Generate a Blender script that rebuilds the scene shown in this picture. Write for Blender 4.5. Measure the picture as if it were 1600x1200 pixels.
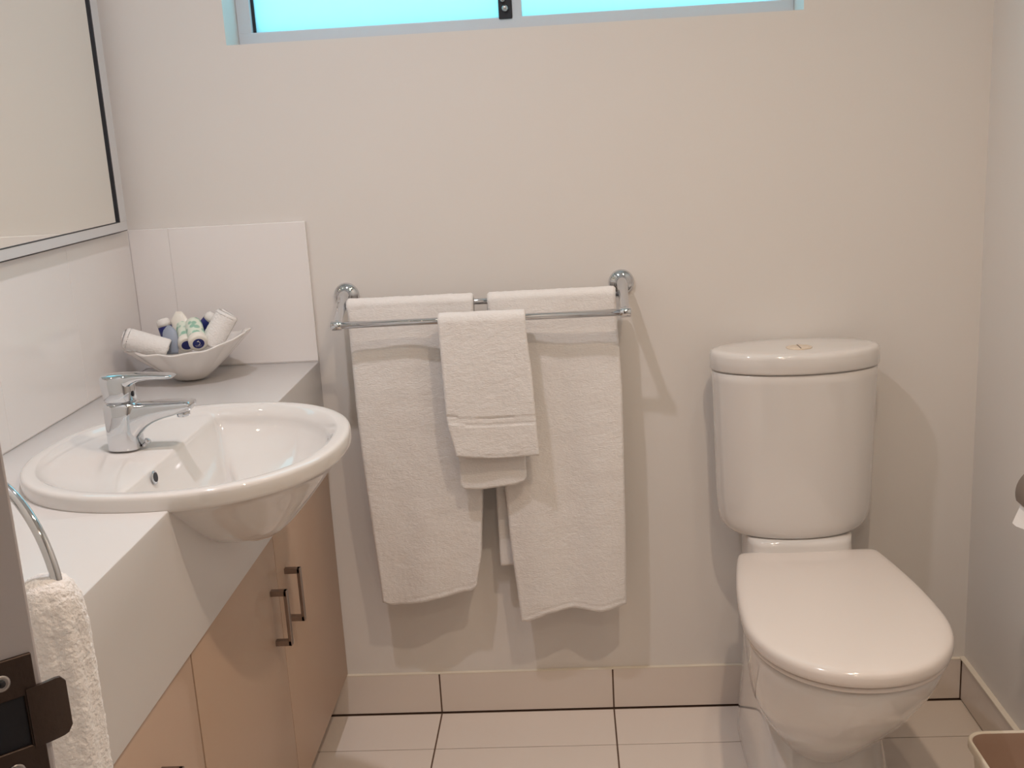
import bpy, bmesh, math, random
from mathutils import Vector, Matrix, noise
PI = math.pi
random.seed(7)
COL = bpy.context.scene.collection
for o in list(bpy.data.objects): bpy.data.objects.remove(o)

# ------------------------------------------------------------------ camera
scene = bpy.context.scene
CAM = Vector((0.9447, -2.30633, 1.34))
R_ = Vector((0.99748028, 0.04444418, -0.0552974))
U_ = Vector((0.04334105, 0.23533207, 0.97094818))
F_ = Vector((-0.05616627, 0.97089831, -0.23281284))
cam_data = bpy.data.cameras.new('camera')
cam_data.sensor_width = 36.0
cam_data.lens = 1698.325 * 36.0 / 1600.0
cam_data.clip_start = 0.02
cam = bpy.data.objects.new('camera', cam_data)
COL.objects.link(cam)
cam.matrix_world = Matrix(((R_.x, U_.x, -F_.x, CAM.x), (R_.y, U_.y, -F_.y, CAM.y), (R_.z, U_.z, -F_.z, CAM.z), (0, 0, 0, 1)))
scene.camera = cam

# ------------------------------------------------------------------ world, exposure, lights
world = bpy.data.worlds.new('world'); scene.world = world
world.use_nodes = True
bg = world.node_tree.nodes['Background']
bg.inputs[0].default_value = (0.146, 0.37, 0.43, 1)
bg.inputs[1].default_value = 5.0
scene.view_settings.view_transform = 'Standard'
scene.view_settings.look = 'None'
scene.view_settings.gamma = 1.0
scene.view_settings.use_curve_mapping = False
scene.view_settings.exposure = 0.0
WARM = (1.0, 0.79, 0.60)
CEIL = 2.40
COOL = (1.0, 0.95, 1.0)
LIGHTS = [(0.50, -0.92, 6.4, COOL, 2.7), (1.28, -1.25, 6.2, WARM, 2.25), (1.50, -0.85, 1.3, WARM, 2.25), (1.25, -2.45, 3.0, WARM, 2.6)]
for lx, ly, pw, lcol, lspread in LIGHTS:
    ld = bpy.data.lights.new('downlight_lamp', 'AREA')
    ld.shape = 'DISK'; ld.size = 0.055; ld.spread = lspread; ld.energy = pw; ld.color = lcol
    lo = bpy.data.objects.new('downlight_lamp', ld); COL.objects.link(lo)
    lo.location = (lx, ly, CEIL - 0.035)
ld = bpy.data.lights.new('hallway_fill', 'AREA'); ld.shape = 'DISK'; ld.size = 0.3; ld.energy = 1.0; ld.color = (1.0, 0.9, 0.85)  # unseen fill light added to lift the dim hallway, no fixture modelled
lo = bpy.data.objects.new('hallway_fill', ld); COL.objects.link(lo); lo.location = (0.2, -2.9, CEIL - 0.02)

# ------------------------------------------------------------------ materials
def mat(name, color, rough=0.5, metal=0.0, spec=0.5, coat=0.0, sheen=0.0, bump=None, ior=None):
    m = bpy.data.materials.new(name); m.use_nodes = True
    nt = m.node_tree; b = nt.nodes['Principled BSDF']
    b.inputs['Base Color'].default_value = (*color, 1)
    b.inputs['Roughness'].default_value = rough
    b.inputs['Metallic'].default_value = metal
    b.inputs['Specular IOR Level'].default_value = spec
    b.inputs['Coat Weight'].default_value = coat
    b.inputs['Coat Roughness'].default_value = 0.03
    b.inputs['Sheen Weight'].default_value = sheen
    if bump:
        scale, strength, dist, detail, stretch = bump
        tc = nt.nodes.new('ShaderNodeTexCoord'); mp = nt.nodes.new('ShaderNodeMapping')
        mp.inputs['Scale'].default_value = stretch
        n = nt.nodes.new('ShaderNodeTexNoise'); n.inputs['Scale'].default_value = scale; n.inputs['Detail'].default_value = detail
        bp = nt.nodes.new('ShaderNodeBump'); bp.inputs['Strength'].default_value = strength; bp.inputs['Distance'].default_value = dist
        nt.links.new(tc.outputs['Object'], mp.inputs['Vector']); nt.links.new(mp.outputs[0], n.inputs['Vector'])
        nt.links.new(n.outputs['Fac'], bp.inputs['Height']); nt.links.new(bp.outputs[0], b.inputs['Normal'])
    return m

def vary(m, scale, amount, other):
    """large soft colour variation belonging to the surface"""
    nt = m.node_tree; b = nt.nodes['Principled BSDF']
    base = tuple(b.inputs['Base Color'].default_value)
    tc = nt.nodes.new('ShaderNodeTexCoord'); n = nt.nodes.new('ShaderNodeTexNoise'); n.inputs['Scale'].default_value = scale
    n.inputs['Detail'].default_value = 4
    mx = nt.nodes.new('ShaderNodeMix'); mx.data_type = 'RGBA'
    mx.inputs[6].default_value = base; mx.inputs[7].default_value = (*other, 1)
    mr = nt.nodes.new('ShaderNodeMapRange'); mr.inputs['To Max'].default_value = amount
    nt.links.new(tc.outputs['Object'], n.inputs['Vector']); nt.links.new(n.outputs['Fac'], mr.inputs['Value'])
    nt.links.new(mr.outputs[0], mx.inputs[0]); nt.links.new(mx.outputs[2], b.inputs['Base Color'])
    return m

PAINT = vary(mat('wall_paint', (0.77, 0.735, 0.70), 0.55, spec=0.3, bump=(260, 0.05, 0.001, 3, (1, 1, 1))), 2.5, 0.25, (0.75, 0.712, 0.675))
CEILM = mat('ceiling_paint', (0.8, 0.78, 0.76), 0.8)
TILEW = mat('white_glazed_tile', (0.86, 0.825, 0.81), 0.12, spec=0.5, bump=(9, 0.12, 0.004, 2, (1, 1, 1)))
GROUTW = mat('white_grout', (0.84, 0.80, 0.78), 0.6)
TILEF = vary(mat('floor_tile', (0.77, 0.69, 0.625), 0.3, spec=0.4), 6, 0.3, (0.73, 0.65, 0.585))
GROUTD = vary(mat('brown_grout', (0.11, 0.065, 0.045), 0.9), 30, 0.6, (0.2, 0.13, 0.09))
SEAL = mat('cream_sealant', (0.74, 0.67, 0.56), 0.5)
COUNTER = mat('white_laminate', (0.66, 0.635, 0.62), 0.28, spec=0.45)
CERAMIC = mat('white_vitreous_china', (0.73, 0.70, 0.675), 0.07, spec=0.6, coat=0.6)
PLASTIC = mat('white_seat_plastic', (0.76, 0.695, 0.65), 0.12, spec=0.5, coat=0.2)
CHROME = mat('chrome', (0.66, 0.675, 0.70), 0.05, 1.0)
SATIN = mat('satin_metal', (0.32, 0.26, 0.23), 0.32, 1.0)
WOOD = vary(mat('beige_laminate_door', (0.50, 0.355, 0.262), 0.38, spec=0.35), 5, 0.35, (0.47, 0.333, 0.243))
DARKGAP = mat('dark_gap', (0.03, 0.022, 0.018), 0.8)
TERRY = mat('white_terry', (0.83, 0.80, 0.775), 0.95, spec=0.1, sheen=0.2, bump=(330, 0.6, 0.0022, 3, (0.6, 1, 1.3)))
TERRYF = mat('white_flat_weave', (0.84, 0.80, 0.775), 0.85, spec=0.15, bump=(500, 0.3, 0.001, 2, (1, 1, 1)))
TERRYR = mat('white_terry_coarse', (0.84, 0.81, 0.80), 0.95, spec=0.1, sheen=0.25, bump=(260, 0.9, 0.003, 3, (1, 1, 1)))
MIRROR = mat('mirror_glass', (0.95, 0.95, 0.91), 0.0, 1.0)
ALU = mat('white_aluminium', (0.72, 0.72, 0.73), 0.35, 0.2)
BLACK = mat('black_parts_and_reflection', (0.012, 0.013, 0.02), 0.5)  # black parts, also the painted-in reflection of a dark edge at the mirror
WINFR = mat('powder_coated_window_frame', (0.66, 0.68, 0.72), 0.4)
DOORP = mat('grey_white_door_paint', (0.62, 0.585, 0.60), 0.5, bump=(150, 0.08, 0.001, 3, (1, 1, 1)))
BRONZE = mat('aged_bronze', (0.085, 0.06, 0.05), 0.45, 0.75, bump=(220, 0.35, 0.001, 3, (1, 1, 1)))
STEEL = mat('screw_steel', (0.5, 0.47, 0.46), 0.35, 1.0)
SHELLC = mat('shell_ceramic', (0.84, 0.80, 0.765), 0.16, spec=0.5)
NAVY = mat('navy_label', (0.013, 0.02, 0.16), 0.4)
CREAMP = mat('cream_bottle_plastic', (0.84, 0.80, 0.72), 0.3)
GREYS = mat('grey_blue_sachet', (0.30, 0.34, 0.42), 0.4)
CLEARC = mat('pearly_cap', (0.80, 0.77, 0.74), 0.12)
BIN_OUT = mat('cream_bin_plastic', (0.74, 0.67, 0.56), 0.4)
BIN_IN = mat('brown_bin_plastic', (0.40, 0.27, 0.20), 0.5)
PAPER = mat('white_toilet_paper', (0.85, 0.82, 0.80), 0.9)
CARPET = mat('hallway_floor', (0.35, 0.30, 0.26), 0.9)
RUBBER = mat('grey_red_marker', (0.5, 0.05, 0.04), 0.4)
FLUSHB = mat('tan_gilt_button', (0.78, 0.66, 0.53), 0.22, 0.15)

# leaf pattern wrap for the toiletry bottle
LEAF = mat('leaf_print_wrap', (0.84, 0.81, 0.74), 0.35)
nt = LEAF.node_tree
tc = nt.nodes.new('ShaderNodeTexCoord'); vo = nt.nodes.new('ShaderNodeTexVoronoi'); vo.inputs['Scale'].default_value = 75
rp = nt.nodes.new('ShaderNodeValToRGB')
rp.color_ramp.elements[0].position = 0.36; rp.color_ramp.elements[0].color = (0.30, 0.52, 0.40, 1)
rp.color_ramp.elements[1].position = 0.55; rp.color_ramp.elements[1].color = (0.74, 0.80, 0.68, 1)
nt.links.new(tc.outputs['Object'], vo.inputs['Vector']); nt.links.new(vo.outputs['Distance'], rp.inputs[0])
nt.links.new(rp.outputs[0], nt.nodes['Principled BSDF'].inputs['Base Color'])

# frosted window pane: daylight comes through it
FROST = bpy.data.materials.new('frosted_glass'); FROST.use_nodes = True
nt = FROST.node_tree; nt.nodes.clear()
out = nt.nodes.new('ShaderNodeOutputMaterial'); tr = nt.nodes.new('ShaderNodeBsdfTranslucent'); gl = nt.nodes.new('ShaderNodeBsdfGlossy')
tr.inputs[0].default_value = (0.86, 0.97, 1.0, 1); gl.inputs[1].default_value = 0.15
mx = nt.nodes.new('ShaderNodeMixShader'); mx.inputs[0].default_value = 0.06
nt.links.new(tr.outputs[0], mx.inputs[1]); nt.links.new(gl.outputs[0], mx.inputs[2]); nt.links.new(mx.outputs[0], out.inputs[0])

LENS = bpy.data.materials.new('lamp_lens'); LENS.use_nodes = True
b = LENS.node_tree.nodes['Principled BSDF']; b.inputs['Emission Color'].default_value = (*WARM, 1); b.inputs['Emission Strength'].default_value = 30

# ------------------------------------------------------------------ helpers
def link(name, bm, m, parent=None, smooth=True, angle=None):
    me = bpy.data.meshes.new(name)
    bmesh.ops.recalc_face_normals(bm, faces=bm.faces[:])
    bm.to_mesh(me); bm.free()
    for mm in (m if isinstance(m, (list, tuple)) else [m]): me.materials.append(mm)
    o = bpy.data.objects.new(name, me); COL.objects.link(o)
    if smooth:
        me.polygons.foreach_set('use_smooth', [True] * len(me.polygons))
        if angle: me.set_sharp_from_angle(angle=math.radians(angle))
    if parent: o.parent = parent; o.matrix_parent_inverse = parent.matrix_basis.inverted()
    return o

def empty(name, loc, label, cat, group=None):
    o = bpy.data.objects.new(name, None); COL.objects.link(o); o.location = loc
    o.empty_display_size = 0.05
    return tag(o, label, cat, group)

def tag(o, label=None, cat=None, group=None, kind=None):
    if label: o['label'] = label
    if cat: o['category'] = cat
    if group: o['group'] = group
    if kind: o['kind'] = kind
    return o

def struct(o, label=None, cat=None): return tag(o, label, cat, kind='structure')

def box(bm, lo, hi, bev=0.0, seg=2, mi=0):
    r = bmesh.ops.create_cube(bm, size=1.0)
    vs = r['verts']
    for v in vs:
        v.co = Vector([(lo[i] + hi[i]) / 2 + v.co[i] * (hi[i] - lo[i]) for i in range(3)])
    fs = set(f for v in vs for f in v.link_faces)
    for f in fs: f.material_index = mi
    if bev > 0:
        es = list(set(e for v in vs for e in v.link_edges))
        rr = bmesh.ops.bevel(bm, geom=es, offset=bev, segments=seg, profile=0.5, affect='EDGES')
        for f in rr['faces']: f.material_index = mi
    return bm

def loft(bm, rings, cap0=True, cap1=True, mi=0, closed=True):
    vr = [[bm.verts.new(p) for p in r] for r in rings]
    n = len(rings[0])
    for a, b_ in zip(vr, vr[1:]):
        for i in range(n if closed else n - 1):
            f = bm.faces.new((a[i], a[(i + 1) % n], b_[(i + 1) % n], b_[i])); f.material_index = mi
    if cap0: bm.faces.new(vr[0][::-1]).material_index = mi
    if cap1: bm.faces.new(vr[-1]).material_index = mi
    return vr

def tube(bm, pts, r, n=16, caps=True, mi=0):
    pts = [Vector(p) for p in pts]; rs = r if isinstance(r, (list, tuple)) else [r] * len(pts)
    rings = []; up = None
    for i, p in enumerate(pts):
        d = (pts[min(i + 1, len(pts) - 1)] - pts[max(i - 1, 0)]).normalized()
        if up is None:
            up = Vector((0, 0, 1)) if abs(d.z) < 0.9 else Vector((1, 0, 0))
        s = d.cross(up).normalized(); up = s.cross(d).normalized()
        rings.append([p + (s * math.cos(2 * PI * k / n) + up * math.sin(2 * PI * k / n)) * rs[i] for k in range(n)])
    loft(bm, rings, caps, caps, mi)
    return bm

def lathe(bm, prof, c, axis=(0, 0, 1), n=32, mi=0):
    """prof: list of (radius, height) along axis from c"""
    a = Vector(axis).normalized(); q = a.to_track_quat('Z', 'Y'); c = Vector(c)
    rings = [[c + q @ Vector((r * math.cos(2 * PI * k / n), r * math.sin(2 * PI * k / n), h)) for k in range(n)] for r, h in prof]
    loft(bm, rings, True, True, mi)
    return bm

def superell(t, a, b_, e):
    c, s = math.cos(t), math.sin(t)
    return a * math.copysign(abs(c) ** (2 / e), c), b_ * math.copysign(abs(s) ** (2 / e), s)

def smoothpts(pts, it=3):
    for _ in range(it):
        q = []
        n = len(pts)
        for i in range(n):
            a = pts[i]; b_ = pts[(i + 1) % n]
            q.append(tuple(x * .75 + y * .25 for x, y in zip(a, b_))); q.append(tuple(x * .25 + y * .75 for x, y in zip(a, b_)))
        pts = q
    return pts

def fbm(v, s): return noise.noise(Vector(v) * s)

dn_ = math.radians(40.0)
LD = Vector((-math.sin(dn_), math.cos(dn_), 0))       # along the angled wall, into the left corner
LN = Vector((math.cos(dn_), math.sin(dn_), 0))        # its normal, into the bathroom
E0 = Vector((0.6890, -1.8520, 0))                     # corner of the door jamb
def leafp(a, t, z): return E0 + LN * a + LD * t + Vector((0, 0, z))
def obox(bm, a0, a1, t0, t1, z0, z1, bev=0.0, seg=2):
    r = bmesh.ops.create_cube(bm, size=1.0); vs = r['verts']
    for v in vs:
        v.co = leafp((a0 + a1) / 2 + v.co.x * (a1 - a0), (t0 + t1) / 2 + v.co.y * (t1 - t0), (z0 + z1) / 2 + v.co.z * (z1 - z0))
    if bev: bmesh.ops.bevel(bm, geom=list(set(e for v in vs for e in v.link_edges)), offset=bev, segments=seg, profile=.5, affect='EDGES')
W = 1.808        # room width
FY = -3.40       # far end of the right wall
# ------------------------------------------------------------------ room shell
bm = bmesh.new(); box(bm, (-1.6, -4.2, -0.1), (W + 0.12, 0.16, -0.0015), mi=0)
xs = [0.603 + 0.404 * k for k in range(-2, 5)]
ysr = [-0.0, -0.160] + [-0.160 - 0.404 * k for k in range(1, 9)]
g = 0.0018
for a, b_ in zip(xs, xs[1:]):
    for c, d in zip(ysr, ysr[1:]):
        x0, x1, y0, y1 = max(a + g, 0.002), min(b_ - g, W - 0.004), max(d + g * .7, FY), min(c - (g * .7 if c < 0 else 0.003), -0.003)
        if c == 0.0: y1 = -0.0125
        if x1 > x0 and y1 > y0: box(bm, (x0, y0, -0.01), (x1, y1, 0.0), 0.0006, 1, mi=1)
struct(link('floor', bm, [GROUTD, TILEF], smooth=False), 'cream floor tiles with brown grout', 'floor')
bm = bmesh.new(); box(bm, (-1.6, -4.2, CEIL), (W + 0.12, 0.16, CEIL + 0.1)); struct(link('ceiling', bm, CEILM, smooth=False))
bm = bmesh.new(); box(bm, (-0.12, -1.03, 0), (0, 0.16, CEIL)); struct(link('wall_left', bm, PAINT, smooth=False))
bm = bmesh.new(); box(bm, (W, -4.2, 0), (W + 0.12, 0.16, CEIL)); struct(link('wall_right', bm, PAINT, smooth=False))
# angled wall with the doorway the camera stands in
bm = bmesh.new(); obox(bm, -0.115, 0, 0.03, 1.10, 0, CEIL); obox(bm, -0.115, 0, -2.2, -0.83, 0, CEIL); obox(bm, -0.115, 0, -0.83, 0.03, 2.05, CEIL)
struct(link('wall_front', bm, PAINT, smooth=False))
# hallway outside the doorway
bm = bmesh.new(); box(bm, (-1.6, -4.2, 0), (W, -4.1, CEIL)); box(bm, (-1.6, -4.1, 0), (-1.5, 0.16, CEIL)); box(bm, (-1.5, 0.06, 0), (-0.12, 0.16, CEIL)); struct(link('wall_hallway', bm, PAINT, smooth=False))
# back wall with window opening
WX0, WX1, WZ0, WZ1 = 0.264, 1.436, 1.528, 2.10
WT = 0.16
bm = bmesh.new()
box(bm, (-0.0, 0, 0), (W, WT, WZ0)); box(bm, (0, 0, WZ1), (W, WT, CEIL)); box(bm, (0, 0, WZ0), (WX0, WT, WZ1)); box(bm, (WX1, 0, WZ0), (W, WT, WZ1))
struct(link('wall_back', bm, PAINT, smooth=False))

# window
win = bpy.data.objects.new('window_1', None); COL.objects.link(win); win.location = (0.85, 0.12, WZ0); struct(win, 'high frosted sliding window in the back wall', 'window')
FYW = 0.095
bm = bmesh.new()
box(bm, (WX0, FYW, WZ0), (WX1, FYW + 0.06, WZ0 + 0.030), 0.002); box(bm, (WX0, FYW, WZ1 - 0.03), (WX1, FYW + 0.06, WZ1), 0.002)
box(bm, (WX0, FYW, WZ0 + 0.028), (WX0 + 0.030, FYW + 0.06, WZ1 - 0.028), 0.002); box(bm, (WX1 - 0.022, FYW, WZ0 + 0.028), (WX1, FYW + 0.06, WZ1 - 0.028), 0.002)
link('window_frame', bm, WINFR, win, smooth=False)
bm = bmesh.new(); box(bm, (WX0 + 0.028, FYW + 0.012, WZ0 + 0.028), (WX0 + 0.036, FYW + 0.02, WZ1 - 0.03)); link('glazing_gasket', bm, BLACK, win, smooth=False)
bm = bmesh.new(); box(bm, (0.822, FYW - 0.004, WZ0 + 0.026), (0.850, FYW + 0.02, WZ1 - 0.03), 0.002); st = link('sash_stile', bm, BLACK, win, smooth=False); st['label'] = 'black sash stile at the meeting rail'
bm = bmesh.new(); lathe(bm, [(0.0065, 0), (0.0065, 0.006), (0.003, 0.008)], (0.836, FYW - 0.004, 1.575), (0, -1, 0), 16); lathe(bm, [(0.0045, 0), (0.0045, 0.005), (0.003, 0.006)], (0.832, FYW - 0.004, 1.592), (0, -1, 0), 16); link('sash_latch', bm, STEEL, st)
bm = bmesh.new(); box(bm, (0.850, FYW + 0.0, WZ0 + 0.026), (0.871, FYW + 0.03, WZ1 - 0.03), 0.002); link('sash_stile', bm, WINFR, win, smooth=False)
bm = bmesh.new(); box(bm, (0.852, FYW + 0.03, WZ0 + 0.026), (WX1 - 0.02, FYW + 0.034, WZ1 - 0.03)); link('window_pane', bm, FROST, win, smooth=False)
bm = bmesh.new(); box(bm, (WX0 + 0.034, FYW + 0.016, WZ0 + 0.026), (0.830, FYW + 0.020, WZ1 - 0.03)); link('window_pane', bm, FROST, win, smooth=False)

# baseboards of tile
BBH = 0.101
bm = bmesh.new(); box(bm, (0.30, -0.0075, 0.001), (W - 0.001, 0, BBH - 0.001), mi=0)
for a, b_ in zip(xs, xs[1:]):
    x0, x1 = a + g, min(b_ - g, W - 0.011)
    if x1 > x0: box(bm, (x0, -0.009, 0.003), (x1, -0.001, BBH), 0.0006, 1, mi=1)
box(bm, (0.30, -0.0092, BBH - 0.001), (W - 0.009, 0, BBH + 0.0018), 0.0004, 1, mi=2)
struct(link('baseboard_back', bm, [GROUTD, TILEF, SEAL], smooth=False), 'tiled skirting along the back wall', 'baseboard')
bm = bmesh.new(); box(bm, (W - 0.0075, FY, 0.001), (W, -0.009, BBH - 0.001), mi=0)
yy = -0.011
for k in range(5):
    y1 = yy; y0 = max(yy - 0.404, FY)
    if y1 > y0: box(bm, (W - 0.009, y0 + 0.001, 0.003), (W - 0.001, y1, BBH), 0.0006, 1, mi=1)
    yy = y0 - 0.001
box(bm, (W - 0.0125, FY, BBH - 0.001), (W, -0.001, BBH + 0.004), 0.0012, 1, mi=2)
struct(link('baseboard_right', bm, [GROUTD, TILEF, SEAL], smooth=False), 'tiled skirting along the right wall', 'baseboard')

# splashback tiles
SPZ0, SPZ1, SPX = 0.8585, 1.163, 0.392
bm = bmesh.new()
box(bm, (0.0, -0.0072, SPZ0), (SPX - 0.001, 0, SPZ1 - 0.0006), mi=0)
box(bm, (0.0085, -0.0085, SPZ0 + 0.002), (0.0945, -0.001, SPZ1), 0.0007, 2, mi=1)
box(bm, (0.0949, -0.0085, SPZ0 + 0.002), (SPX, -0.001, SPZ1), 0.0012, 2, mi=1)
struct(link('trim_1', bm, [GROUTW, TILEW], smooth=False), 'white tiled splashback on the back wall', 'splashback')
bm = bmesh.new()
box(bm, (0, -1.005, SPZ0), (0.0072, -0.0085, SPZ1 - 0.0006), mi=0)
yj = [-0.009, -0.310, -0.612, -0.914, -1.005]
for a, b_ in zip(yj, yj[1:]): box(bm, (0.001, b_ + 0.0002, SPZ0 + 0.002), (0.0085, a - 0.0002, SPZ1), 0.0007, 2, mi=1)
struct(link('trim_2', bm, [GROUTW, TILEW], smooth=False), 'white tiled splashback on the left wall', 'splashback')

# downlights
for (lx, ly, pw, lcol, lspread), where in zip(LIGHTS, ('beside the basin', 'near the middle of the room', 'in front of the toilet', 'farthest from the window')):
    t = empty('downlight', (lx, ly, CEIL), 'recessed ceiling downlight ' + where, 'downlight', 'ceiling downlights')
    bm = bmesh.new()
    lathe(bm, [(0.045, 0), (0.045, -0.006), (0.036, -0.008), (0.034, -0.002), (0.034, 0)], (lx, ly, CEIL), (0, 0, 1), 32); link('trim_ring', bm, ALU, t)
    bm = bmesh.new(); lathe(bm, [(0.030, -0.0025), (0.030, -0.006)], (lx, ly, CEIL), (0, 0, 1), 32); link('lens', bm, LENS, t, smooth=False)

# ------------------------------------------------------------------ mirror on the left wall
mir = empty('wall_mirror', (0.0, -0.6, 1.167), 'large mirror with a pale metal frame on the left wall', 'mirror')
MY0, MY1, MZ0, MZ1 = -1.00, -0.040, 1.167, 2.05
bm = bmesh.new(); box(bm, (0.0, MY0, MZ0), (0.006, MY1, MZ1))
box(bm, (0.004, MY0, MZ0), (0.0225, MY1, MZ0 + 0.0195), 0.001, 1); box(bm, (0.004, MY0, MZ1 - 0.02), (0.0225, MY1, MZ1), 0.001, 1)
box(bm, (0.004, MY1 - 0.037, MZ0 + 0.019), (0.0225, MY1, MZ1 - 0.019), 0.001, 1); box(bm, (0.004, MY0, MZ0 + 0.019), (0.0225, MY0 + 0.03, MZ1 - 0.019), 0.001, 1)
link('mirror_frame', bm, ALU, mir, smooth=False)
bm = bmesh.new(); box(bm, (0.012, MY0 + 0.03, MZ0 + 0.020), (0.0195, MY1 - 0.0415, MZ1 - 0.02)); link('mirror_pane', bm, MIRROR, mir, smooth=False)
bm = bmesh.new(); box(bm, (0.0195, MY1 - 0.0425, MZ0 + 0.019), (0.0232, MY1 - 0.037, MZ1 - 0.019)); box(bm, (0.0195, MY0 + 0.03, MZ0 + 0.0185), (0.0228, MY1 - 0.037, MZ0 + 0.0200)); box(bm, (0.001, MY0, MZ0 - 0.0012), (0.021, MY1, MZ0 + 0.0003)); link('dark_lines_and_reflection', bm, BLACK, mir, smooth=False)  # upright black strip paints in the reflection of a dark edge beside the frame

# ------------------------------------------------------------------ washbasin (loft of rings)
BC = Vector((0.345, -0.693)); DC = Vector((0.425, -0.690)); NB = 192
def outer_at(ang, k=1.0, off=0.0):
    """distance from DC to the rim outline in direction ang"""
    d = Vector((math.cos(ang), math.sin(ang))); a, b_ = 0.243 * k - off, 0.254 * k - off
    lo, hi = 0.0, 0.8
    for _ in range(32):
        m = (lo + hi) / 2; p = DC + d * m - BC
        if abs(p.x / a) ** 2.22 + abs(p.y / b_) ** 2.22 > 1: hi = m
        else: lo = m
    return lo
def dshape_at(ang, off):
    r = outer_at(ang, 1.0, off); c = math.cos(ang)
    flat = 0.112
    if c < 0:
        rf = (flat + 0.02 * 0) / (-c)
        # soft minimum gives the small corner radius
        kk = 60.0
        r2 = -math.log(math.exp(-kk * r / 0.1) + math.exp(-kk * rf / 0.1)) / kk * 0.1
        r = min(r, max(r2, 0.02))
    return r
def ring(fn, z, c=DC):
    return [Vector((c.x + math.cos(2 * PI * i / NB) * fn(2 * PI * i / NB), c.y + math.sin(2 * PI * i / NB) * fn(2 * PI * i / NB), z if not callable(z) else z(2 * PI * i / NB))) for i in range(NB)]
RT = 0.8815
def und(ang, s):  # underside shape
    r = outer_at(ang, 1.0, 0.010); return r * s
rings = []
DR = Vector((0.405, -0.690))
# underside, from bottom centre outwards
for s, z in ((0.04, 0.7215), (0.14, 0.7235), (0.24, 0.731), (0.34, 0.7425), (0.44, 0.757), (0.54, 0.773), (0.64, 0.7895), (0.74, 0.807), (0.84, 0.825), (0.93, 0.8405), (1.0, 0.8515)):
    rings.append(ring(lambda a, s=s: und(a, s), z + .003 * (1 - s), DC + Vector((.016 * (1 - s), 0))))
for o_f, z in ((.004, .8545), (.0012, .8570), (0, .8600), (0, .8745), (.0008, .8780), (.0025, .8802), (.0050, .8812), (.009, .8815), (.019, .8811), (.0225, .8798), (.0255, .8768)):
    rings.append(ring(lambda a, o=o_f: outer_at(a, 1, o), z))
def backness(a):
    g0 = outer_at(a, 1, 0.032) - dshape_at(a, 0.032)
    return max(0.0, min(1.0, g0 / 0.03))
rings.append(ring(lambda a: outer_at(a, 1, 0.034 ), lambda a: RT - 0.0085 - 0.004 * (1 - backness(a))))
rings.append(ring(lambda a: max(outer_at(a, 1, 0.042), dshape_at(a, 0.036) + 0.0025) if backness(a) > 0.2 else outer_at(a, 1, 0.0365), lambda a: RT - 0.0105 - 0.007 * (1 - backness(a))))
def dz(a, zb, zf): k = backness(a); return zb * k + zf * (1 - k)
rings.append(ring(lambda a: dshape_at(a, 0.038) + 0.004 * backness(a), lambda a: dz(a, RT - 0.0115, RT - 0.022)))
rings.append(ring(lambda a: dshape_at(a, 0.040), lambda a: dz(a, RT - 0.0145, RT - 0.030)))
# bowl
for s in (0.985, 0.965, 0.93, 0.88, 0.82, 0.74, 0.64, 0.52, 0.38, 0.22, 0.12):
    def fr(a, s=s): 
        k = backness(a); base = dshape_at(a, 0.041)
        return base * (s ** (1.0 + 0.0 * k))
    def fz(a, s=s):
        k = backness(a)
        zb = (RT - 0.0145) - 0.108 * min(1.0, (1 - s) * 2.6) ** 0.85
        zf = (RT - 0.030) - 0.092 * (1 - s ** 1.7) ** 0.80
        w_ = zb * k + zf * (1 - k)
        return max(w_, RT - 0.122)
    rings.append(ring(fr, fz))
bm = bmesh.new(); loft(bm, rings)
basin = empty('washbasin', (BC.x, BC.y, 0.858), 'round white ceramic semi recessed basin set in the white counter', 'basin')
bas_o = link('basin_bowl', bm, CERAMIC, basin)
# cutter for the counter
bm = bmesh.new()
cr = []
for s, z in ((0.02, 0.7255), (0.23, 0.7335), (0.43, 0.759), (0.63, 0.7915), (0.83, 0.827), (0.965, 0.8495), (0.975, 0.90)):
    cr.append(ring(lambda a, s=s: und(a, s), z + .003 * (1 - s), DC + Vector((.016 * (1 - s), 0))))
loft(bm, cr); bmesh.ops.recalc_face_normals(bm, faces=bm.faces[:])
cutme = bpy.data.meshes.new('cutter'); bm.to_mesh(cutme); bm.free()
cutter = bpy.data.objects.new('cutter', cutme); COL.objects.link(cutter)
bm = bmesh.new(); lathe(bm, [(0.0085, 0), (0.010, 0.001), (0.010, 0.0025), (0.0075, 0.003)], (0.3175, -0.796, 0.871 - 0.012), (1, 0, 0.12), 28); ov = link('overflow_ring', bm, CHROME, basin); ov['label'] = 'chrome overflow ring'
bm = bmesh.new(); lathe(bm, [(0.0072, 0.0028), (0.0072, 0.0036)], (0.3175, -0.796, 0.871 - 0.012), (1, 0, 0.12), 28); link('overflow_hole', bm, BLACK, ov, smooth=False)
bm = bmesh.new(); lathe(bm, [(0.021, 0), (0.021, 0.004), (0.017, 0.006), (0.004, 0.0065)], (0.425, -0.69, RT - 0.123), (0, 0, 1), 28); link('drain', bm, CHROME, basin)
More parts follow.
